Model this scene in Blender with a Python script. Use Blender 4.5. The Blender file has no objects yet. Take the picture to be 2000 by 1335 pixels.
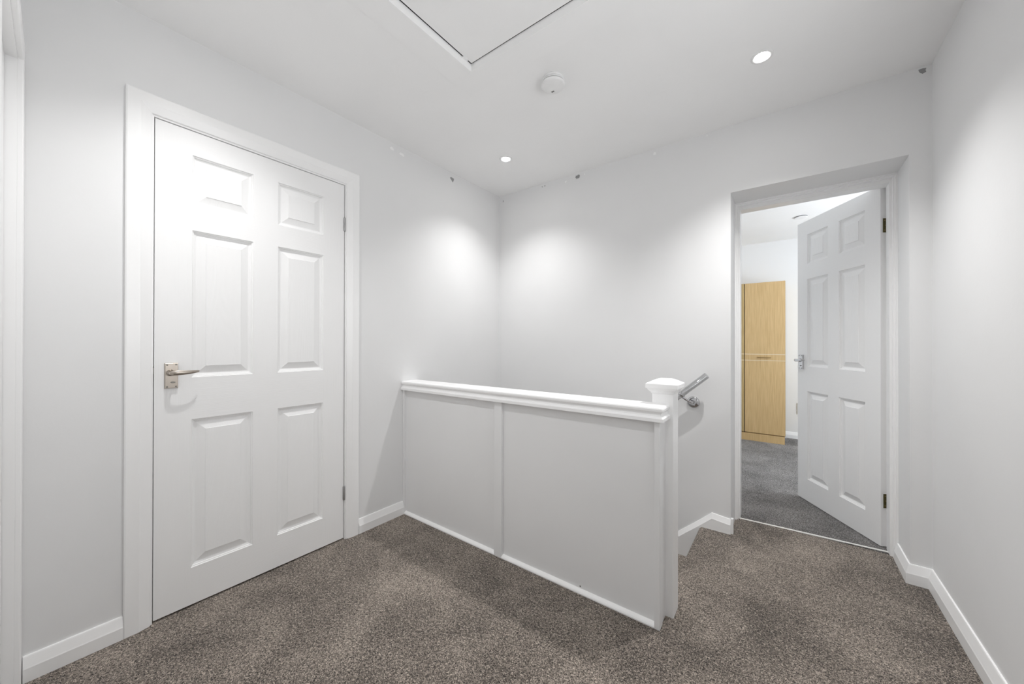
import bpy, math, random
from mathutils import Vector, Matrix, noise

random.seed(7)
scene = bpy.context.scene
COL = scene.collection

# ------------------------------------------------------------------ materials
def new_mat(name):
    m = bpy.data.materials.new(name); m.use_nodes = True
    nt = m.node_tree
    b = nt.nodes['Principled BSDF']
    return m, nt, b

def tex_coord(nt, scale=(1, 1, 1), rot=(0, 0, 0)):
    tc = nt.nodes.new('ShaderNodeTexCoord'); mp = nt.nodes.new('ShaderNodeMapping')
    mp.inputs['Scale'].default_value = scale; mp.inputs['Rotation'].default_value = rot
    nt.links.new(tc.outputs['Object'], mp.inputs['Vector'])
    return mp.outputs['Vector']

def noise_tex(nt, vec, scale, detail=2, rough=0.5, dist=0.0):
    n = nt.nodes.new('ShaderNodeTexNoise')
    n.inputs['Scale'].default_value = scale; n.inputs['Detail'].default_value = detail
    n.inputs['Roughness'].default_value = rough; n.inputs['Distortion'].default_value = dist
    nt.links.new(vec, n.inputs['Vector'])
    return n.outputs['Fac']

def ramp(nt, fac, stops):
    r = nt.nodes.new('ShaderNodeValToRGB')
    e = r.color_ramp.elements
    while len(e) < len(stops): e.new(0.5)
    for el, (p, c) in zip(e, stops):
        el.position = p; el.color = (*c, 1)
    nt.links.new(fac, r.inputs['Fac'])
    return r.outputs['Color']

def bump(nt, bsdf, height, strength, dist):
    b = nt.nodes.new('ShaderNodeBump')
    b.inputs['Strength'].default_value = strength; b.inputs['Distance'].default_value = dist
    nt.links.new(height, b.inputs['Height']); nt.links.new(b.outputs['Normal'], bsdf.inputs['Normal'])

def paint(name, col, rough=0.5, nscale=55, bstr=0.12, bdist=0.002, mottle=0.012):
    m, nt, b = new_mat(name)
    v = tex_coord(nt)
    lo = tuple(c * (1 - mottle) for c in col); hi = tuple(min(1, c * (1 + mottle)) for c in col)
    nt.links.new(ramp(nt, noise_tex(nt, v, 2.6, 3), [(0.3, lo), (0.7, hi)]), b.inputs['Base Color'])
    b.inputs['Roughness'].default_value = rough
    bump(nt, b, noise_tex(nt, v, nscale, 3), bstr, bdist)
    return m

def grain(name, col, horizontal=False, cathedral=False):
    m, nt, b = new_mat(name)
    tc = nt.nodes.new('ShaderNodeTexCoord'); mp = nt.nodes.new('ShaderNodeMapping')
    nt.links.new(tc.outputs['Object'], mp.inputs['Vector'])
    if cathedral:
        mp.inputs['Scale'].default_value = (9, 9, 1.1)
        w = nt.nodes.new('ShaderNodeTexNoise'); w.inputs['Scale'].default_value = 1.0
        w.inputs['Detail'].default_value = 0.6
        nt.links.new(mp.outputs['Vector'], w.inputs['Vector'])
        mu = nt.nodes.new('ShaderNodeMath'); mu.operation = 'MULTIPLY'; mu.inputs[1].default_value = 150
        nt.links.new(w.outputs['Fac'], mu.inputs[0])
        si = nt.nodes.new('ShaderNodeMath'); si.operation = 'SINE'
        nt.links.new(mu.outputs[0], si.inputs[0]); h = si.outputs[0]
        bump(nt, b, h, 0.25, 0.0006)
    else:
        mp.inputs['Scale'].default_value = (6, 90, 300) if horizontal else (300, 90, 6)
        h = noise_tex(nt, mp.outputs['Vector'], 1.0, 3, 0.6, 0.6)
        bump(nt, b, h, 0.32, 0.0012)
    b.inputs['Base Color'].default_value = (*col, 1)
    b.inputs['Roughness'].default_value = 0.42
    return m

def metal(name, col, rough, nscale=0):
    m, nt, b = new_mat(name)
    b.inputs['Metallic'].default_value = 1
    v = tex_coord(nt)
    nt.links.new(ramp(nt, noise_tex(nt, v, 40, 2), [(0.3, tuple(c * .95 for c in col)), (0.7, col)]), b.inputs['Base Color'])
    b.inputs['Roughness'].default_value = rough
    return m

def plain(name, col, rough=0.5):
    m, nt, b = new_mat(name)
    v = tex_coord(nt)
    nt.links.new(ramp(nt, noise_tex(nt, v, 30, 2), [(0.3, tuple(c * .96 for c in col)), (0.7, col)]), b.inputs['Base Color'])
    b.inputs['Roughness'].default_value = rough
    return m

def carpet(name, dark, mid, light):
    m, nt, b = new_mat(name)
    v = tex_coord(nt)
    n1 = noise_tex(nt, v, 215, 2.5, 0.6, 1.5)          # twisted tufts
    n2 = noise_tex(nt, v, 3.2, 3, 0.6, 0.4)             # trodden pile direction
    ad = nt.nodes.new('ShaderNodeMath'); ad.operation = 'MULTIPLY_ADD'
    nt.links.new(n2, ad.inputs[0]); ad.inputs[1].default_value = 0.2
    sb = nt.nodes.new('ShaderNodeMath'); sb.operation = 'SUBTRACT'
    nt.links.new(n1, sb.inputs[0]); sb.inputs[1].default_value = 0.10
    nt.links.new(sb.outputs[0], ad.inputs[2])
    c = ramp(nt, ad.outputs[0], [(0.38, dark), (0.5, mid), (0.64, light)])
    nt.links.new(c, b.inputs['Base Color'])
    b.inputs['Roughness'].default_value = 0.95
    b.inputs['Specular IOR Level'].default_value = 0.1
    b.inputs['Sheen Weight'].default_value = 0.15
    bump(nt, b, n1, 1.0, 0.006)
    return m

def oak(name, lo, hi):
    m, nt, b = new_mat(name)
    tc = nt.nodes.new('ShaderNodeTexCoord'); mp = nt.nodes.new('ShaderNodeMapping')
    nt.links.new(tc.outputs['Object'], mp.inputs['Vector'])
    mp.inputs['Scale'].default_value = (11, 11, 0.8)
    w = noise_tex(nt, mp.outputs['Vector'], 1.0, 1, 0.5, 0.3)
    mu = nt.nodes.new('ShaderNodeMath'); mu.operation = 'MULTIPLY'; mu.inputs[1].default_value = 70
    nt.links.new(w, mu.inputs[0])
    si = nt.nodes.new('ShaderNodeMath'); si.operation = 'SINE'; nt.links.new(mu.outputs[0], si.inputs[0])
    mp2 = nt.nodes.new('ShaderNodeMapping'); mp2.inputs['Scale'].default_value = (180, 180, 5)
    nt.links.new(tc.outputs['Object'], mp2.inputs['Vector'])
    n = noise_tex(nt, mp2.outputs['Vector'], 1.0, 2, 0.6)
    ma = nt.nodes.new('ShaderNodeMath'); ma.operation = 'MULTIPLY_ADD'
    nt.links.new(si.outputs[0], ma.inputs[0]); ma.inputs[1].default_value = 0.05; nt.links.new(n, ma.inputs[2])
    nt.links.new(ramp(nt, ma.outputs[0], [(0.25, lo), (0.75, hi)]), b.inputs['Base Color'])
    b.inputs['Roughness'].default_value = 0.45
    return m

def emit(name, col, strength):
    m, nt, b = new_mat(name)
    b.inputs['Base Color'].default_value = (0.9, 0.9, 0.9, 1)
    b.inputs['Emission Color'].default_value = (*col, 1)
    b.inputs['Emission Strength'].default_value = strength
    return m

WALL = paint('wall_paint', (0.785, 0.787, 0.79), 0.6)
CEIL = paint('ceiling_paint', (0.9, 0.9, 0.9), 0.7)
TRIM = paint('gloss_trim_paint', (0.90, 0.90, 0.90), 0.32, 18, 0.05, 0.0015, 0.006)
PANEL = paint('panel_paint', (0.805, 0.807, 0.81), 0.42, 40, 0.06)
GV = grain('white_door_grain', (0.88, 0.88, 0.88))
GH = grain('white_rail_grain', (0.88, 0.88, 0.88), True)
GC = grain('white_panel_grain', (0.88, 0.88, 0.88), False, True)
CHROME = metal('polished_chrome', (0.58, 0.58, 0.59), 0.05)
NICKEL = metal('worn_chrome', (0.46, 0.41, 0.36), 0.3)
DARKMETAL = metal('dark_screw', (0.25, 0.24, 0.22), 0.4)
BRASS = metal('tarnished_brass', (0.17, 0.15, 0.07), 0.42)
HINGE = metal('grey_hinge_steel', (0.42, 0.42, 0.42), 0.4)
BRONZE = metal('bronze_pull', (0.42, 0.30, 0.14), 0.35)
CARPET2 = carpet('daylight_tint_carpet', (0.022, 0.0205, 0.02), (0.155, 0.146, 0.142), (0.55, 0.525, 0.51))  # same carpet as the landing, cool daylight tint put into the colour
CARPET = carpet('twist_pile_carpet', (0.018, 0.0148, 0.0122), (0.17, 0.1425, 0.119), (0.68, 0.585, 0.50))
OAK = oak('light_oak', (0.50, 0.335, 0.15), (0.64, 0.455, 0.23))
OAKD = oak('oak_edge', (0.36, 0.25, 0.10), (0.52, 0.38, 0.18))
OAKP = plain('pale_oak_lipping', (0.75, 0.64, 0.45))
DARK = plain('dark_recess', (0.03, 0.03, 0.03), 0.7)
PLASTIC = plain('white_plastic', (0.85, 0.85, 0.85), 0.4)
GREYP = plain('grey_seam', (0.16, 0.16, 0.16), 0.6)
CHIP = plain('bare_plaster', (0.30, 0.30, 0.30), 0.8)
FILLER = plain('white_filler', (0.93, 0.93, 0.93), 0.7)
LAMP = emit('lamp_lens', (1, 0.98, 0.95), 60)
STRIP = plain('threshold_enamel', (0.88, 0.87, 0.84), 0.35)

# ------------------------------------------------------------------ mesh builder
class MB:
    def __init__(s): s.v = []; s.f = []; s.mi = []; s.sm = []
    def add(s, vs, fs, mi=0, smooth=False):
        o = len(s.v); s.v += [tuple(v) for v in vs]
        for f in fs:
            s.f.append(tuple(i + o for i in f)); s.mi.append(mi); s.sm.append(smooth)
    def box(s, a, b, mi=0, M=None):
        x0, x1 = sorted((a[0], b[0])); y0, y1 = sorted((a[1], b[1])); z0, z1 = sorted((a[2], b[2]))
        vs = [Vector(p) for p in ((x0,y0,z0),(x1,y0,z0),(x1,y1,z0),(x0,y1,z0),(x0,y0,z1),(x1,y0,z1),(x1,y1,z1),(x0,y1,z1))]
        if M: vs = [M @ v for v in vs]
        s.add(vs, [(0,3,2,1),(4,5,6,7),(0,1,5,4),(1,2,6,5),(2,3,7,6),(3,0,4,7)], mi)
    def quad(s, *p, mi=0): s.add(p, [tuple(range(len(p)))], mi)
    def lathe(s, prof, origin, axis, n=32, mi=0, smooth=True, cap=True):
        """prof: list of (radius, distance along axis)"""
        axis = Vector(axis).normalized(); o = Vector(origin)
        t = Vector((1,0,0)) if abs(axis.x) < 0.9 else Vector((0,1,0))
        u = axis.cross(t).normalized(); w = axis.cross(u)
        vs = []; fs = []
        for r, d in prof:
            for k in range(n):
                a = 2*math.pi*k/n
                vs.append(o + axis*d + (u*math.cos(a) + w*math.sin(a))*r)
        for i in range(len(prof)-1):
            for k in range(n):
                fs.append((i*n+k, i*n+(k+1)%n, (i+1)*n+(k+1)%n, (i+1)*n+k))
        s.add(vs, fs, mi, smooth)
        if cap:
            b = len(s.v) - len(vs)
            s.f.append(tuple(b+k for k in reversed(range(n)))); s.mi.append(mi); s.sm.append(False)
            b2 = b + (len(prof)-1)*n
            s.f.append(tuple(b2+k for k in range(n))); s.mi.append(mi); s.sm.append(False)
    def tube(s, pts, radii, n=16, mi=0, flat=None):
        """tube through pts; radii: (r_side, r_up) per point or a number; up is world z unless flat gives it"""
        pts = [Vector(p) for p in pts]; m = len(pts); vs = []; fs = []
        up0 = Vector(flat) if flat else Vector((0,0,1))
        for i, p in enumerate(pts):
            t = (pts[min(i+1, m-1)] - pts[max(i-1, 0)]).normalized()
            up = (up0 - t*up0.dot(t))
            if up.length < 1e-4: up = Vector((1,0,0)) - t*t.x
            up.normalize(); sd = t.cross(up)
            r = radii[i] if isinstance(radii, (list, tuple)) else radii
            ra, rb = r if isinstance(r, (list, tuple)) else (r, r)
            for k in range(n):
                a = 2*math.pi*k/n
                vs.append(p + sd*math.cos(a)*ra + up*math.sin(a)*rb)
        for i in range(m-1):
            for k in range(n):
                fs.append((i*n+k, i*n+(k+1)%n, (i+1)*n+(k+1)%n, (i+1)*n+k))
        s.add(vs, fs, mi, True)
        b = len(s.v) - len(vs)
        s.f.append(tuple(b+k for k in reversed(range(n)))); s.mi.append(mi); s.sm.append(False)
        s.f.append(tuple(b+(m-1)*n+k for k in range(n))); s.mi.append(mi); s.sm.append(False)
    def sweep(s, rings, mi=0, closed=False, caps=True):
        """loft between closed rings of equal length"""
        n = len(rings[0]); vs = [p for r in rings for p in r]; fs = []
        for i in range(len(rings)-1):
            for k in range(n):
                fs.append((i*n+k, i*n+(k+1)%n, (i+1)*n+(k+1)%n, (i+1)*n+k))
        if caps:
            fs.append(tuple(reversed(range(n)))); fs.append(tuple((len(rings)-1)*n+k for k in range(n)))
        s.add(vs, fs, mi)
    def build(s, name, mats, parent=None, bevel=0, seg=2, matrix=None, fix=True):
        me = bpy.data.meshes.new(name); me.from_pydata(s.v, [], s.f)
        if not isinstance(mats, (list, tuple)): mats = [mats]
        for m in mats: me.materials.append(m)
        me.polygons.foreach_set('material_index', s.mi); me.polygons.foreach_set('use_smooth', s.sm)
        me.update()
        if fix:
            import bmesh
            bm = bmesh.new(); bm.from_mesh(me)
            bmesh.ops.remove_doubles(bm, verts=bm.verts, dist=1e-6)
            bmesh.ops.recalc_face_normals(bm, faces=bm.faces); bm.to_mesh(me); bm.free()
        o = bpy.data.objects.new(name, me); COL.objects.link(o)
        if parent: o.parent = parent
        if matrix is not None: o.matrix_world = matrix
        if bevel:
            b = o.modifiers.new('edge', 'BEVEL'); b.width = bevel; b.segments = seg; b.limit_method = 'ANGLE'
            b.angle_limit = math.radians(40); b.harden_normals = False
        return o

def tag(o, label=None, cat=None, group=None, kind=None):
    if label: o['label'] = label
    if cat: o['category'] = cat
    if group: o['group'] = group
    if kind: o['kind'] = kind
    return o
def struct(o, label=None): return tag(o, label, None, None, 'structure')
def empty(name, loc=(0,0,0)):
    o = bpy.data.objects.new(name, None); o.location = loc; o.empty_display_size = 0.05; COL.objects.link(o); return o
def boxobj(name, boxes, mat, parent=None, bevel=0):
    m = MB()
    for a, b in boxes: m.box(a, b)
    return m.build(name, mat, parent, bevel, fix=False)

# ------------------------------------------------------------------ room dimensions (metres)
XL, XR = -1.976, 0.5285          # left and right wall faces
YB, YE = 2.442, 2.80             # back wall, landing side and bedroom side
H = 2.361
HB = 2.315                       # bedroom ceiling
YN = -0.03                       # near wall
YH, YH2 = 1.46, 1.548            # stair guard panel front and back
XE = -0.388                      # its free end
NOSE = -0.415
BYE = 5.33                       # bedroom far wall
BXL, BXR = -1.05, 1.6

# ------------------------------------------------------------------ floor and stairs
m = MB()
m.box((XL-.3, -.6, -.25), (XR+.02, YH+.06, 0))
m.box((NOSE+.03, YH+.06, -.25), (XR+.02, 2.70, 0))
prof = [(NOSE+.03, 0), (NOSE+.012, -.001), (NOSE+.003, -.008), (NOSE, -.02), (NOSE+.003, -.032), (NOSE+.014, -.042), (NOSE+.02, -.05), (NOSE+.02, -.25), (NOSE+.03, -.25)]
m.sweep([[(x, YH+.07, z) for x, z in prof], [(x, YB-.001, z) for x, z in prof]])
floor = struct(m.build('floor', CARPET), 'speckled brown-grey twist pile carpet of the landing')
m = MB(); m.box((BXL, 2.712, -.2), (BXR, BYE, 0))
struct(m.build('floor.001', CARPET2), 'twist pile carpet in the bedroom beyond the open door, greyed to imitate daylight')

m = MB()
run, rise = 0.225, 0.205
for k in range(7):
    x1 = NOSE + .02 - k*run; zt = -(k+1)*rise
    x0 = x1 - run if k < 6 else XL
    if x0 < XL: x0 = XL
    pr = [(x1, zt), (x0+.01, zt), (x0-.008, zt-.004), (x0-.016, zt-.02), (x0-.008, zt-.036), (x0, zt-.045), (x0, zt-.4), (x1, zt-.4)]
    pr = [(max(x, XL+.001), z) for x, z in pr]
    m.sweep([[(x, YH2+.012, z) for x, z in pr], [(x, YB-.02, z) for x, z in pr]])
stairs = struct(m.build('floor.002', CARPET), 'carpeted stair treads going down behind the guard panel')

# ------------------------------------------------------------------ walls
def wall(name, boxes, mat=WALL): return struct(boxobj(name, boxes, mat))
DY0, DY1, DZ = 0.283, 1.073, 1.992     # door 1 rough opening
ZB = -2.7
wl = wall('wall_left', [((XL-.12, -.3, -.25), (XL, DY0, H)), ((XL-.12, DY0, DZ), (XL, DY1, H)), ((XL-.12, DY1, -.25), (XL, YE, H)), ((XL-.12, 1.4, ZB), (XL, YE, -.25))])
OX0, OX1, OZ = -0.253, 0.458, 1.972    # back opening
wb = wall('wall_back', [((XL, YB, ZB), (OX0, YE, H)), ((OX0, YB, OZ), (OX1, YE, H)), ((OX1, YB, -.25), (XR+.12, YE, H)), ((OX0, YB+.0, ZB), (OX1, YE, -.25))])
# landing window added for fill light in the right wall, in the stretch beside the camera that the view does not reach
WY0, WY1, WZ0, WZ1 = 0.15, 1.35, 0.95, 2.10
wr = wall('wall_right', [((XR, -.3, -.25), (XR+.12, WY0, H)), ((XR, WY1, -.25), (XR+.12, YB, H)), ((XR, WY0, -.25), (XR+.12, WY1, WZ0)), ((XR, WY0, WZ1), (XR+.12, WY1, H))])
wall('wall_stairwell', [((XL, YH2-.06, ZB), (NOSE+.3, YH2+.01, -.26)), ((NOSE+.02, YH2, ZB), (NOSE+.12, YB, -.26))])

# near wall, turned a little, holding the doorway at the left edge of the view
SL = -0.0245
cs = 1/math.hypot(1, SL); NU = Vector((cs, SL*cs, 0)); NV = Vector((-SL*cs, cs, 0))
NO = Vector((XL, -.0115, 0))             # architrave face line starts here at the corner
def near(u, v, z): return NO + NU*u + NV*v + Vector((0,0,z))
NM = Matrix(((NU.x, NV.x, 0, NO.x), (NU.y, NV.y, 0, NO.y), (0, 0, 1, 0), (0, 0, 0, 1)))
m = MB()
m.box((-.05, -.12, -.01), (.062, -.0145, H), M=NM)
m.box((.062, -.12, 1.992), (.842, -.0145, H), M=NM)
m.box((.842, -.12, -.01), (2.56, -.0145, H), M=NM)
struct(m.build('wall_front', WALL, fix=False))

# bedroom shell
BWY0, BWY1 = 3.2, 4.6
wall('wall_bedroom_right', [((BXR, YE, -.2), (BXR+.1, BWY0, HB+.2)), ((BXR, BWY1, -.2), (BXR+.1, BYE, HB+.2)), ((BXR, BWY0, -.2), (BXR+.1, BWY1, .9)), ((BXR, BWY0, 2.1), (BXR+.1, BWY1, HB+.2))])
wall('wall_bedroom_left', [((BXL-.1, YE, -.2), (BXL, BYE, HB+.2))])
wall('wall_bedroom_back', [((BXL-.1, BYE, -.2), (BXR+.1, BYE+.1, HB+.2))])
wall('wall_bedroom_front', [((XR+.12, YE-.1, -.2), (BXR+.1, YE, HB+.2))])
wall('ceiling.001', [((BXL-.1, YE, HB), (BXR+.1, BYE+.1, HB+.1))], CEIL)

# ceiling with the loft hatch opening
HX0, HX1, HY0, HY1 = -1.168, -0.46, 0.47, 1.232
wall('ceiling', [((XL-.12, -.4, H), (HX0, YE, H+.1)), ((HX1, -.4, H), (XR+.12, YE, H+.1)), ((HX0, -.4, H), (HX1, HY0, H+.1)), ((HX0, HY1, H), (HX1, YE, H+.1))], CEIL)

# paint chips and filler dabs near the ceiling line
def chip(parent, plane, c, r, mat, n=11, seed=0, asp=1.0):
    rnd = random.Random(seed); pts = []
    for k in range(n):
        a = 2*math.pi*k/n; rr = r*rnd.uniform(.45, 1.15)
        pts.append((math.cos(a)*rr*asp, math.sin(a)*rr))
    mb = MB()
    def P(a, b, d): return (c[0]+a, YB-d, c[2]+b) if plane == 'y' else (XL+d, c[1]+a, c[2]+b)
    top = [P(a, b, .0012) for a, b in pts]; bot = [P(a, b, -.001) for a, b in pts]
    mb.sweep([bot, top])
    return struct(mb.build('paint_chip' if mat is CHIP else 'filler_dab', mat, parent))
chip(wl, 'x', (XL, 1.883, 2.312), .019, CHIP, 9, 3, 1.4)
chip(wl, 'x', (XL, 1.365, 2.322), .012, FILLER, 9, 4, 1.8)
chip(wl, 'x', (XL, 1.44, 2.312), .010, FILLER, 9, 5, 2.0)
chip(wb, 'y', (-1.232, YB, 2.334), .019, CHIP, 13, 6)
chip(wb, 'y', (-1.175, YB, 2.337), .009, FILLER, 8, 7, .6)
chip(wb, 'y', (-1.33, YB, 2.322), .010, FILLER, 8, 8, 1.1)
chip(wb, 'y', (-1.54, YB, 2.338), .005, CHIP, 7, 9)
chip(wb, 'y', (-1.515, YB, 2.340), .006, CHIP, 7, 10)
chip(wb, 'y', (-1.935, YB, 2.315), .010, CHIP, 7, 11, .4)
chip(wb, 'y', (-.681, YB, 2.332), .011, FILLER, 8, 12, 1.2)
chip(wb, 'y', (-.375, YB, 2.345), .008, FILLER, 8, 13, .4)
chip(wb, 'y', (.500, YB, 2.340), .013, CHIP, 8, 14, 1.3)

# ------------------------------------------------------------------ skirting boards
SK = [(0, 0), (.017, 0), (.017, .044), (.0155, .048), (.007, .078), (.0055, .081), (0, .081)]
def plan_sweep(name, pts, prof, mat=TRIM, zs=None, bevel=0, parent=None, hscale=1.0):
    """sweep a (projection, height) profile along a plan polyline; projection goes to the left of travel"""
    pts = [Vector((p[0], p[1])) for p in pts]; n = len(pts); rings = []
    for i, p in enumerate(pts):
        d0 = (p - pts[i-1]).normalized() if i else None
        d1 = (pts[i+1] - p).normalized() if i < n-1 else None
        if d0 is None: d0 = d1
        if d1 is None: d1 = d0
        n0 = Vector((-d0.y, d0.x)); n1 = Vector((-d1.y, d1.x))
        mt = (n0 + n1); mt = mt / mt.dot(n0)
        z0 = zs[i] if zs else 0
        rings.append([(p.x + mt.x*a, p.y + mt.y*a, z0 + b*hscale) for a, b in prof])
    mb = MB(); mb.sweep(rings)
    return struct(mb.build(name, mat, parent, bevel))
plan_sweep('baseboard_left', [(XL, .212), (XL, 0)][::-1] if False else [(XL, .212), (XL, -.01)], [(a, b) for a, b in SK])
plan_sweep('baseboard_left_far', [(XL, YH), (XL, 1.145)], SK)
# right wall, nib and reveal on the hinge side of the open door
plan_sweep('baseboard_right', [(XR, -.02), (XR, YB), (OX1, YB), (OX1, 2.652)], SK, hscale=1.08)
# landing side of the stair skirting, then sloping down with the stairs
def back_skirt():
    t = .017
    xa, xk, xe = OX0, -.349, XL+.002
    sl = .88
    top = lambda x: .088 if x >= xk else .088 - (xk - x)*sl
    mb = MB()
    # (upper chamfered moulding, flat board) built as lofted rings from right to left
    def ring(x, bot, zt):
        return [(x, YB, bot), (x, YB-t, bot), (x, YB-t, zt-.03), (x, YB-t+.002, zt-.026), (x, YB-.006, zt-.003), (x, YB-.005, zt), (x, YB, zt)]
    mb.sweep([ring(xa-.0, .0, .083), ring(xk, .0, .095), ring(NOSE-.0, -.3, top(NOSE)+.004), ring(xe, -.3-(NOSE-xe)*sl, top(xe))])
    mb.box((xa-.017, YB-.002, 0), (xa+.012, 2.46, .086))
    return struct(mb.build('baseboard_back', TRIM))
back_skirt()
plan_sweep('baseboard_bedroom', [(BXR, BYE), (BXL, BYE)], [(a, b*.9) for a, b in SK])

# ------------------------------------------------------------------ door casings
def casing(name, y0, y1, zt, prof, conv, mat=TRIM, bevel=.0012):
    """prof: (distance outward from inner edge, projection); legs and head with mitres"""
    mb = MB(); rings = []
    for (y, z, oy, oz) in ((y0, 0, -1, 0), (y0, zt, -1, 1), (y1, zt, 1, 1), (y1, 0, 1, 0)):
        rings.append([conv(y + oy*a, z + oz*a, b) for a, b in prof])
    mb.sweep(rings)
    return mb, rings
CH = [(0, -.001), (0, .006), (.003, .0075), (.028, .0145), (.032, .016), (.068, .016), (.072, .013), (.072, -.001)]
mb, _ = casing('t', DY0+.002, DY1-.002, DZ+.0, CH, lambda y, z, b: (XL+b, y, z))
trim1 = struct(mb.build('trim_1', TRIM), 'white chamfered architrave round the closed six-panel door')
# lining of door 1
L1 = .003
mb = MB()
mb.box((XL-.118, DY0-.0, 0), (XL+.001, DY0+.008, DZ)); mb.box((XL-.118, DY1-.008, 0), (XL+.001, DY1, DZ)); mb.box((XL-.118, DY0+.008, DZ-.008), (XL+.001, DY1-.008, DZ))
mb.box((XL-.118, DY0+.008, 0), (XL-.042, DY0+.02, DZ-.008)); mb.box((XL-.118, DY1-.02, 0), (XL-.042, DY1-.008, DZ-.008)); mb.box((XL-.118, DY0+.02, DZ-.02), (XL-.042, DY1-.02, DZ-.008))
struct(mb.build('door_lining', TRIM, trim1, fix=False))

# casing and lining of the bedroom door, set deep in the reveal
FY = 2.655
FP = [(0, -.0), (0, .012), (.0075, .012), (.0075, .03), (.017, .03), (.017, .107), (.008, .107), (.008, .146), (0, .146)]   # (in from the reveal, depth from FY)
rings = []
for (x, z, ix, iz) in ((OX0, 0, 1, 0), (OX0, OZ, 1, -1), (OX1, OZ, -1, -1), (OX1, 0, -1, 0)):
    rings.append([(x + ix*(a if a else 0) + ix*(.0095 if a or b <= .012 else 0), FY+b, z + iz*(a*(1.6 if a > .01 else 1) + (.0095 if a or b <= .012 else 0))) for a, b in FP] + [(x - ix*.002, FY+.146, z - iz*.002), (x - ix*.002, FY, z - iz*.002)])
mb = MB(); mb.sweep(rings)
trim2 = struct(mb.build('trim_2', TRIM, bevel=.001), 'stepped white frame of the bedroom doorway')
mb = MB()
for s in (-1, 1):
    xa = OX0-.062 if s < 0 else OX1+.008
    mb.box((xa, YE, 0), (xa+.054, YE+.014, OZ+.055))
mb.box((OX0-.008, YE, OZ), (OX1+.008, YE+.014, OZ+.055))
struct(mb.build('bedroom_architrave', TRIM, trim2, fix=False))
# threshold strip
mb = MB()
a = Vector((OX0+.012, 2.690, 0)); b_ = Vector((OX1-.012, 2.727, 0)); dv = (b_-a).normalized(); nv = Vector((-dv.y, dv.x, 0))
pr = [(-.005, -.002), (-.005, .002), (-.003, .0045), (.003, .0045), (.005, .002), (.005, -.002)]
mb.sweep([[a + nv*p + Vector((0,0,z)) for p, z in pr], [b_ + nv*p + Vector((0,0,z)) for p, z in pr]])
struct(mb.build('trim_4', STRIP), 'thin pale threshold strip across the bedroom doorway')

# near doorway casing
CH2 = [(0, -.0145), (0, 0), (.02, 0), (.066, 0), (.066, -.0145)]
mb = MB(); rings = []
for (u, z, ou, oz) in ((.068, 0, -1, 0), (.068, 1.984, -1, 1), (.836, 1.984, 1, 1), (.836, 0, 1, 0)):
    rings.append([near(u+ou*a, b, z+oz*a) for a, b in CH2])
mb.sweep(rings)
trim3 = struct(mb.build('trim_3', TRIM, bevel=.003), 'white architrave of the doorway at the very left')
mb = MB()
mb.box((.062, -.12, 0), (.073, -.0125, 1.99), M=NM); mb.box((.831, -.12, 0), (.842, -.0125, 1.99), M=NM); mb.box((.073, -.12, 1.979), (.831, -.0125, 1.99), M=NM)
struct(mb.build('door_lining.001', TRIM, trim3, fix=False))

# ------------------------------------------------------------------ six-panel doors
def door_leaf(W, HT, T):
    """local: x from lock edge to hinge edge, y=0 the face seen from the landing, z up"""
    s = W*.1475; mid = W*.134; p = (W - 2*s - mid)/2
    sc = HT/1.975
    xs = [0, s, s+p, s+p+mid, W-s, W]
    zs = [0, .153*sc, .772*sc, .947*sc, 1.562*sc, 1.669*sc, 1.876*sc, HT]
    mb = MB()
    rings = [(0, 0), (.002, .004), (.0055, .0048), (.0068, .0088), (.0145, .0122), (.0185, .0122), (.0455, .0034), (.047, .0012)]
    for face in (0, 1):
        def Y(d): return d if face == 0 else T - d
        for i in range(5):
            for j in range(7):
                x0, x1, z0, z1 = xs[i], xs[i+1], zs[j], zs[j+1]
                pan = i in (1, 3) and j in (1, 3, 5)
                if not pan:
                    mi = 0 if (i in (0, 4) or (i == 2 and j in (1, 3, 5))) else 1
                    mb.quad((x0, Y(0), z0), (x1, Y(0), z0), (x1, Y(0), z1), (x0, Y(0), z1), mi=mi)
                    continue
                R = [[(x0+a, Y(d), z0+a), (x1-a, Y(d), z0+a), (x1-a, Y(d), z1-a), (x0+a, Y(d), z1-a)] for a, d in rings]
                for q in range(len(R)-1):
                    for k in range(4):
                        mb.quad(R[q][k], R[q][(k+1) % 4], R[q+1][(k+1) % 4], R[q+1][k], mi=0)
                mb.quad(*R[-1], mi=2)
    # edges, cut to match the face grid so that the mesh is closed
    for j in range(7):
        for x in (0, W):
            mb.quad((x, 0, zs[j]), (x, T, zs[j]), (x, T, zs[j+1]), (x, 0, zs[j+1]))
    for i in range(5):
        for z in (0, HT):
            mb.quad((xs[i], 0, z), (xs[i+1], 0, z), (xs[i+1], T, z), (xs[i], T, z))
    return mb

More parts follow.
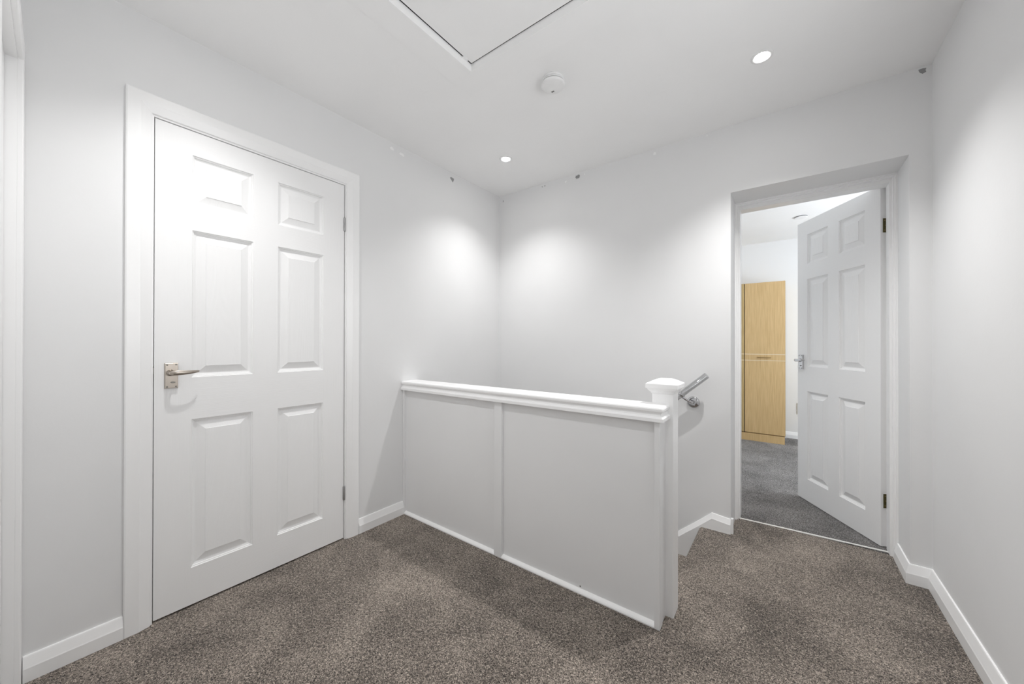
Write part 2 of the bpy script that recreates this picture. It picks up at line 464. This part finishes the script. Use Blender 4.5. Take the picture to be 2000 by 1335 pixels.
def lever_set(parent, cx, cz, mat, side=1):
    """back plate, four screws, lever; side=1 on the landing face"""
    mb = MB()
    w, h = .0205, .051
    pr = [(1, 0), (1, .004), (.93, .009), (.90, .0095)]
    rg = [[(cx - w*k1, -d, cz - h + (w - w*k1)), (cx + w*k1, -d, cz - h + (w - w*k1)), (cx + w*k1, -d, cz + h - (w - w*k1)), (cx - w*k1, -d, cz + h - (w - w*k1))] for k1, d in pr]
    mb.sweep(rg)
    plate = mb.build('door_handle', mat, parent)
    mb = MB()
    bx, bz = cx - .004, cz + .012
    mb.lathe([(.0125, 0), (.0125, .004), (.0095, .006), (.0085, .03), (.009, .034)], (bx, -.009, bz), (0, -1, 0), 24)
    pts = [(bx-.004, -.034, bz), (bx-.002, -.040, bz), (bx+.004, -.0450, bz), (bx+.014, -.0475, bz), (bx+.03, -.048, bz), (bx+.05, -.0475, bz+.001), (bx+.068, -.045, bz+.002), (bx+.079, -.040, bz+.003), (bx+.084, -.034, bz+.003)]
    rad = [(.006, .007), (.007, .0092), (.0062, .0100), (.0042, .0098), (.0034, .0088), (.0030, .0074), (.0027, .0060), (.0024, .0048), (.0018, .0036)]
    mb.tube(pts, rad, 16)
    mb.build('lever', mat, plate)
    for dx in (-.0135, .0135):
        for dz in (-.044, .044):
            mb = MB(); mb.lathe([(.0032, 0), (.0032, .0007), (.002, .0012)], (cx+dx, -.0095, cz+dz), (0, -1, 0), 12)
            mb.build('screw', DARKMETAL, plate)
    mb = MB()
    mb.lathe([(.0075, 0), (.0075, .0006), (.0065, .001)], (0, 0, 0), (0, -1, 0), 20)
    mb.v = [(x*1.0 + cx + .004, y - .0095, z*.45 + cz - .027) for x, y, z in mb.v]
    mb.build('oval_inset', DARKMETAL, plate)  # small dark oval disc on the plate
    return plate

def door_matrix(origin, xdir):
    x = Vector((*xdir, 0)).normalized(); z = Vector((0,0,1)); y = z.cross(x)
    return Matrix(((x.x, y.x, 0, origin[0]), (x.y, y.y, 0, origin[1]), (x.z, y.z, 1, origin[2]), (0,0,0,1)))

# door 1: closed, in the left wall
W1 = .766
d1 = door_leaf(W1, 1.973, .035).build('door_1', [GV, GH, GC])
d1.matrix_world = door_matrix((XL-.003, .2945, .008), (0, 1))
struct(d1, 'closed white six-panel door in the long wall')
def child_fix(o): o.matrix_parent_inverse = Matrix()
lever_set(d1, .0495, .958, NICKEL)
for zc in (1.755, .25):
    mb = MB()
    mb.lathe([(.0045, 0), (.0052, .002), (.0052, .074), (.0045, .076)], (W1+.0015, -.0035, zc-.038), (0, 0, 1), 12)
    mb.box((W1-.004, -.0006, zc-.036), (W1+.004, .001, zc+.036))
    mb.build('hinge', HINGE, d1)
mb = MB(); mb.box((-.0035, .002, .968), (.0, .02, .992)); mb.build('latch', DARKMETAL, d1)

# door 2: open into the bedroom
W2 = .664
ux = Vector((.513, -.859)).normalized(); hp = Vector((.412, 2.773))
d2 = door_leaf(W2, 1.952, .035).build('door_2', [GV, GH, GC])
o2 = hp - ux*W2
d2.matrix_world = door_matrix((o2.x, o2.y, .004), (ux.x, ux.y))
struct(d2, 'open white six-panel door swung into the bedroom')
lever_set(d2, .042, .965, CHROME)
for zc in (1.735, .245):
    mb = MB()
    mb.box((W2-.0005, .012, zc-.038), (W2+.0016, .034, zc+.038))
    mb.lathe([(.005, 0), (.005, .076)], (W2+.003, .0385, zc-.038), (0, 0, 1), 12)
    hg = mb.build('hinge', BRASS, d2)
    for dz in (-.026, 0, .026):
        mb = MB(); mb.lathe([(.003, 0), (.0025, .0006)], (W2+.0016, .020 + (.004 if dz == 0 else 0), zc+dz), (1, 0, 0), 10)
        mb.build('screw', BRONZE, hg)

# door 3: closed, in the near doorway
d3 = door_leaf(.752, 1.972, .035).build('door_3', [GV, GH, GC])
P3 = near(.828, -.036, .006)
d3.matrix_world = door_matrix((P3.x, P3.y, P3.z), (-NU.x, -NU.y))
struct(d3, 'white six-panel door at the very left')

# ------------------------------------------------------------------ stair guard: panelled half wall, cap rail, newel
g = empty('stair_balustrade', (-1.18, 1.504, 0))
tag(g, 'white panelled half-height stair guard with moulded cap rail and square newel post', 'balustrade')
g0 = Matrix.Translation((1.18, -1.504, 0))
def gb(mb, name, mat, parent=None, bevel=0):
    mb.v = [(x+1.18, y-1.504, z) for x, y, z in mb.v]
    return mb.build(name, mat, parent or g, bevel)
mb = MB(); mb.box((XL+.001, YH+.007, -.0), (XE, YH2, .80)); gb(mb, 'panel', PANEL)
for x0, x1 in ((XL+.001, XL+.018), (-1.209, -1.159), (XE-.017, XE+.004)):
    mb = MB(); mb.box((x0, YH-.009, 0), (x1, YH+.009, .80)); gb(mb, 'batten', PANEL, bevel=.0012)
mb = MB(); mb.box((XE-.002, YH+.0095, 0), (XE+.0035, YH+.032, .80)); gb(mb, 'end_lipping', PANEL, bevel=.0012)
mb = MB(); mb.lathe([(.0035, 0), (.003, .001), (.0012, .0012)], (-.725, YH+.0069, .026), (0, -1, 0), 12); gb(mb, 'screw', DARKMETAL)
for x0, x1 in ((XL+.018, -1.209), (-1.159, XE-.017)):
    mb = MB(); pr = [(YH+.008, .001), (YH-.010, .001), (YH-.010, .006), (YH-.007, .011), (YH+.003, .017), (YH+.008, .018)]
    mb.sweep([[(x0, y, z) for y, z in pr], [(x1, y, z) for y, z in pr]]); gb(mb, 'bottom_bead', TRIM)
# cap rail with a stepped ogee edge on both sides and a returned end
hw = [(.0235, .798), (.0235, .811), (.020, .8145), (.0145, .818), (.0125, .824), (.0125, .829), (.0165, .833), (.021, .838), (.0215, .846), (.019, .851), (.012, .854)]
mb = MB()
yc0, yc1 = YH, YH2
rings = []
xe = XE - .004
for o, z in hw: rings.append([(XL+.001, yc0-o, z), (xe+o, yc0-o, z), (xe+o, yc1-.0005, z), (-.445, yc1-.0005, z), (-.445, yc1+o, z), (XL+.001, yc1+o, z)])
mb.sweep(rings)
gb(mb, 'cap_rail', TRIM)
NX0, NX1, NY0, NY1 = -.441, -.358, 1.548, 1.630
mb = MB()
mb.box((NX0, NY0, -.3), (NX1, NY1, .902))
newel = gb(mb, 'newel_post', TRIM, bevel=.003)
mb = MB()
cx, cy, hwid = (NX0+NX1)/2, (NY0+NY1)/2, .0415
prof = [(hwid+.0005, .893), (hwid+.003, .896), (hwid+.004, .900), (hwid+.0065, .901), (hwid+.009, .905), (hwid+.0135, .909), (hwid+.015, .9145), (hwid+.0195, .915), (hwid+.0205, .917), (hwid+.0205, .932), (hwid+.019, .935), (hwid-.010, .950), (hwid-.020, .953)]
mb.sweep([[(cx-r, cy-r, z), (cx+r, cy-r, z), (cx+r, cy+r, z), (cx-r, cy+r, z)] for r, z in prof])
gb(mb, 'newel_cap', TRIM, newel).matrix_parent_inverse = Matrix()

# ------------------------------------------------------------------ stair handrail
RY = 2.372
e1 = Vector((-.366, RY, .912)); sl = .872
e2 = Vector((-1.75, RY, .912 - (1.75-.366)*sl))
hr = empty('stair_handrail', (-.451, YB, .737))
tag(hr, 'polished chrome round handrail sloping down the stairwell wall', 'handrail')
hinv = Vector((.451, -YB, -.737))
def hb(mb, name, mat, parent=None):
    mb.v = [(x+hinv.x, y+hinv.y, z+hinv.z) for x, y, z in mb.v]
    return mb.build(name, mat, parent or hr)
d = (e2-e1).normalized()
mb = MB(); L = (e2-e1).length
mb.lathe([(.0165, -.002), (.0185, 0), (.0185, L), (.0165, L+.002)], e1, d, 40); hb(mb, 'rail', CHROME)
def bracket(t):
    c = e1 + d*t
    base = Vector((c.x + .054, YB, c.z - .052))
    mb = MB()
    mb.lathe([(.035, 0), (.035, .004), (.033, .008), (.027, .012), (.016, .016)], base, (0, -1, 0), 36)
    br = hb(mb, 'wall_bracket', CHROME)
    mb = MB()
    a0 = base + Vector((0, -.012, 0)); under = c + Vector((.004, 0, -.0185))
    mb.tube([a0, a0 + Vector((-.002, -.020, .001)), a0 + Vector((-.009, -.034, .005)), a0 + Vector((-.022, -.045, .014)), under + Vector((.012, .0, -.006)), under + Vector((.002, 0, .001)), under + Vector((-.003, 0, .006))], [.0095, .0085, .0068, .0066, .0066, .0072, .008], 16)
    hb(mb, 'arm', CHROME, br)
    mb = MB(); mb.lathe([(.0186, -.009), (.0215, -.0075), (.0228, -.003), (.0228, .003), (.0215, .0075), (.0186, .009)], c, d, 36); hb(mb, 'collar', CHROME, br)
    for sx in (-.02, .02):
        mb = MB(); mb.lathe([(.0045, 0), (.004, .002), (.002, .003)], base + Vector((sx, -.0105, -.004)), (0, -1, 0), 12); hb(mb, 'screw', DARKMETAL, br)
bracket(.182); bracket(1.35)

# ------------------------------------------------------------------ smoke alarm
sx, sy = -.887, 1.501
sa = empty('smoke_alarm', (sx, sy, H)); tag(sa, 'round white smoke alarm on the ceiling beside the loft hatch', 'smoke alarm')
mb = MB(); mb.lathe([(.049, 0), (.050, .003), (.050, .009), (.0465, .0095), (.0465, .012), (.0515, .0125), (.053, .017), (.054, .0215)], (0, 0, 0), (0, 0, -1), 48); mb.build('base', PLASTIC, sa)
mb = MB(); mb.lathe([(.045, .0205), (.045, .0275)], (0, 0, 0), (0, 0, -1), 48); mb.build('vent_gap', GREYP, sa)
mb = MB(); mb.lathe([(.056, .0265), (.0572, .028), (.0565, .033), (.052, .0375), (.046, .039), (.002, .0396)], (0, 0, 0), (0, 0, -1), 48); mb.build('cover', PLASTIC, sa)
mb = MB()
for k in range(5):
    a = (-.006 + k*.003, -.0395)
    mb.box((a[0]-.0009 - .016, .026 - .004, -.0402), (a[0]+.0009 - .016, .026 + .004, -.0385))
mb.build('sounder_slots', GREYP, sa)

# ------------------------------------------------------------------ loft hatch
lh = empty('loft_hatch', ((HX0+HX1)/2, (HY0+HY1)/2, H)); tag(lh, 'white loft hatch panel recessed in the ceiling with a flat frame round it', 'loft hatch')
ox, oy = (HX0+HX1)/2, (HY0+HY1)/2
def lb(mb, name, mat, parent=None, bevel=0):
    mb.v = [(x-ox, y-oy, z-H) for x, y, z in mb.v]
    return mb.build(name, mat, parent or lh, bevel, fix=False)
mb = MB(); mb.box((HX0+.0095, HY0+.006, H+.030), (HX1-.006, HY1-.0078, H+.034)); hpnl = lb(mb, 'panel', CEIL)
mb = MB(); mb.box((HX0+.013, HY0+.008, H+.034), (HX1-.008, HY1-.011, H+.052)); lb(mb, 'shade_core', DARK, hpnl)  # dark colour painted in so the gap round the panel reads as shade
mb = MB()
fw = .116
t_ = .004
for a, b in (((HX0-fw, HY0-fw), (HX0, HY1+fw)), ((HX1, HY0-fw), (HX1+fw, HY1+fw)), ((HX0, HY1), (HX1, HY1+fw)), ((HX0, HY0-fw), (HX1, HY0))):
    mb.box((a[0], a[1], H-t_), (b[0], b[1], H+.0005))
for a, b in (((HX0, HY0), (HX0+.003, HY1)), ((HX1-.003, HY0), (HX1, HY1)), ((HX0, HY1-.003), (HX1, HY1)), ((HX0, HY0), (HX1, HY0+.003))):
    mb.box((a[0], a[1], H-t_), (b[0], b[1], H+.032))
lb(mb, 'frame', CEIL)
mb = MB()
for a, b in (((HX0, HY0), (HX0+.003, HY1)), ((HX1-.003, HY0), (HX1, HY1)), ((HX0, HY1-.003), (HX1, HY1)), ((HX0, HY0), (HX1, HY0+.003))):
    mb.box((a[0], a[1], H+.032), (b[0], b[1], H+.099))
lb(mb, 'shade_lining', DARK)  # dark colour stands in for the unlit loft void above the gap
mb = MB(); mb.box((HX0+.0025, HY1-.062, H+.027), (HX0+.014, HY1-.032, H+.031)); lb(mb, 'catch', PLASTIC)

# ------------------------------------------------------------------ downlights
def downlight(x, y, z, label, power, group='recessed downlights in the landing ceiling', lamp=LAMP, spot=None):
    o = empty('downlight', (x, y, z)); tag(o, label, 'downlight', group)
    mb = MB(); mb.lathe([(.0425, 0), (.042, .003), (.037, .0055), (.031, .0045), (.027, .001)], (0, 0, 0), (0, 0, -1), 40, cap=False)
    mb.build('bezel', PLASTIC, o)
    mb = MB(); mb.lathe([(.0275, .0005), (.0275, .0012), (.01, .002)], (0, 0, 0), (0, 0, -1), 32); mb.build('lamp', lamp, o)
    if power:
        L = bpy.data.lights.new('downlight_beam', 'SPOT'); L.energy = power; L.spot_size = math.radians(spot or SPOT); L.spot_blend = 1.0
        L.shadow_soft_size = .018; L.color = (1, .993, .985)
        lo = bpy.data.objects.new('downlight_beam', L); COL.objects.link(lo); lo.location = (x, y, z-.009)
        # hung below the fitting, pointing straight down
    return o
SPOT = 120
PW = 44
downlight(-1.53, 1.959, H, 'glowing downlight above the stairwell corner', PW*.82, spot=116)
downlight(-.082, 1.933, H, 'glowing downlight in front of the bedroom doorway', PW*1.5, spot=114)
downlight(-1.49, .425, H, 'glowing downlight above the closed door', PW*.8)
downlight(-.082, .46, H, 'glowing downlight above the landing near the camera', PW*.34)

# ------------------------------------------------------------------ bedroom things
w = empty('wardrobe', (-.40, 5.12, 0)); tag(w, 'tall light oak wardrobe seen through the open bedroom door', 'wardrobe')
def wbld(mb, name, mat, parent=None, bevel=0):
    mb.v = [(x+.40, y-5.12, z) for x, y, z in mb.v]
    return mb.build(name, mat, parent or w, bevel)
WX0, WX1, WF, WT = -.80, 0.0, 4.93, 1.782
mb = MB(); mb.box((WX0, WF+.018, .085), (WX1, 5.315, WT-.001)); wbld(mb, 'carcass', OAKD)
mb = MB(); mb.box((WX0, WF, .0), (WX1-.006, WF+.1, .083)); wbld(mb, 'plinth', OAK)
for x0, x1, mt in ((WX0+.002, -.379, OAKD), (-.372, WX1-.002, OAK)):
    for z0, z1 in ((.092, .905), (.982, WT)):
        mb = MB(); mb.box((x0, WF, z0), (x1, WF+.018, z1)); dr = wbld(mb, 'door', mt, bevel=.0015)
    mb = MB(); mb.box((x0, WF, .912), (x1, WF+.018, .975)); df = wbld(mb, 'drawer', mt, bevel=.0015)
    for zz in (.9085, .9785):
        mb = MB(); mb.box((x0, WF-.001, zz-.0035), (x1, WF+.012, zz+.0035)); wbld(mb, 'lipping', OAKP)
    if mt is OAK:
        mb = MB()
        pts = [(-.250, WF+.002, .944), (-.248, WF-.014, .944), (-.235, WF-.022, .944), (-.19, WF-.024, .944), (-.145, WF-.022, .944), (-.132, WF-.014, .944), (-.130, WF+.002, .944)]
        mb.tube(pts, [(.005, .005)]*7, 12); wbld(mb, 'pull_handle', BRONZE, df)
mb = MB(); mb.box((-.379, WF+.008, .085), (-.372, WF+.018, WT-.001)); wbld(mb, 'gap', DARK)

so = empty('wall_socket', (.175, BYE, .352)); tag(so, 'white double wall socket low on the bedroom wall', 'socket')
mb = MB(); mb.box((-.068, -.010, -.064), (.068, 0, .064)); mb.build('plate', plain('socket_plastic', (.68, .68, .68), .4), so, .003)
for dx in (-.033, .033):
    mb = MB()
    for px, pz, hw_, hh in ((0, .016, .003, .005), (-.011, -.008, .004, .0025), (.011, -.008, .004, .0025)):
        mb.box((dx+px-hw_, -.0106, pz-hh), (dx+px+hw_, -.0095, pz+hh))
    mb.build('pin_holes', DARK, so)

bl = empty('ceiling_fitting', (.120, 4.447, HB)); tag(bl, 'small round fitting on the bedroom ceiling, shade painted on its rim', 'ceiling fitting')
mb = MB(); mb.lathe([(.050, 0), (.050, .008)], (0, 0, 0), (0, 0, -1), 40, cap=False); mb.build('rim', GREYP, bl)  # grey colour stands in for shade on the fitting's side
mb = MB(); mb.lathe([(.051, .008), (.051, .0095), (.046, .011), (.02, .0105)], (0, 0, 0), (0, 0, -1), 40); mb.build('cover', PLASTIC, bl)

# ------------------------------------------------------------------ windows (bedroom daylight, added landing fill)
def window(name, M, w, h):
    mb = MB(); t = .05
    for a, b in (((0, 0), (t, h)), ((w-t, 0), (w, h)), ((t, 0), (w-t, t)), ((t, h-t), (w-t, h)), ((w/2-.02, t), (w/2+.02, h-t))):
        mb.box((a[0], 0, a[1]), (b[0], .05, b[1]), M=M)
    return struct(mb.build(name, TRIM, fix=False))
window('added_window', Matrix.Translation((XR+.10, WY0, WZ0)) @ Matrix.Rotation(math.pi/2, 4, 'Z'), WY1-WY0, WZ1-WZ0)  # unseen window, added to hold the landing fill
window('window_2', Matrix.Translation((BXR+.1, BWY0, .9)) @ Matrix.Rotation(math.pi/2, 4, 'Z'), BWY1-BWY0, 1.2)
TILT, FILL = 30, 8.5
def area(name, loc, rot, sx, sy, e, col):
    L = bpy.data.lights.new(name, 'AREA'); L.shape = 'RECTANGLE'; L.size = sx; L.size_y = sy; L.energy = e; L.color = col
    o = bpy.data.objects.new(name, L); COL.objects.link(o); o.location = loc; o.rotation_euler = rot
    return o
wl_ = area('fill_landing', (XR+.16, (WY0+WY1)/2, (WZ0+WZ1)/2-.15), (0, math.radians(90+TILT), 0), .9, 1.0, FILL, (.97, .985, 1))  # added fill light, tilted up to brighten the ceiling
wl_.data.spread = math.radians(150)
area('daylight_bedroom', (BXR+.09, (BWY0+BWY1)/2, 1.5), (0, math.radians(90), 0), 1.15, 1.35, 46, (.9, .95, 1))

wd = bpy.data.worlds.new('outside'); scene.world = wd; wd.use_nodes = True
wd.node_tree.nodes['Background'].inputs['Color'].default_value = (.8, .9, 1, 1)
wd.node_tree.nodes['Background'].inputs['Strength'].default_value = 0.0

# ------------------------------------------------------------------ camera
f_px, yaw, pit, rol, ch = 709.44, 36.9715, .1811, .0865, 1.0986
y_, p_, r_ = map(math.radians, (yaw, pit, rol))
F = Vector((-math.sin(y_), math.cos(y_), 0)); R = Vector((math.cos(y_), math.sin(y_), 0)); U = Vector((0, 0, 1))
F2 = F*math.cos(p_) + U*math.sin(p_); U2 = U*math.cos(p_) - F*math.sin(p_)
R3 = R*math.cos(r_) + U2*math.sin(r_); U3 = U2*math.cos(r_) - R*math.sin(r_)
cd = bpy.data.cameras.new('camera'); cam = bpy.data.objects.new('camera', cd); COL.objects.link(cam)
cd.sensor_width = 36; cd.lens = f_px/2000*36; cd.clip_start = .005
cam.matrix_world = Matrix(((R3.x, U3.x, -F2.x, 0), (R3.y, U3.y, -F2.y, 0), (R3.z, U3.z, -F2.z, ch), (0, 0, 0, 1)))
scene.camera = cam

# ------------------------------------------------------------------ look
vs = scene.view_settings
vs.view_transform = 'Standard'; vs.look = 'None'; vs.gamma = 1; vs.use_curve_mapping = False
vs.exposure = 0.2
c = scene.cycles
c.max_bounces = 16; c.diffuse_bounces = 12; c.glossy_bounces = 6
c.use_denoising = True
c.sample_clamp_indirect = 8
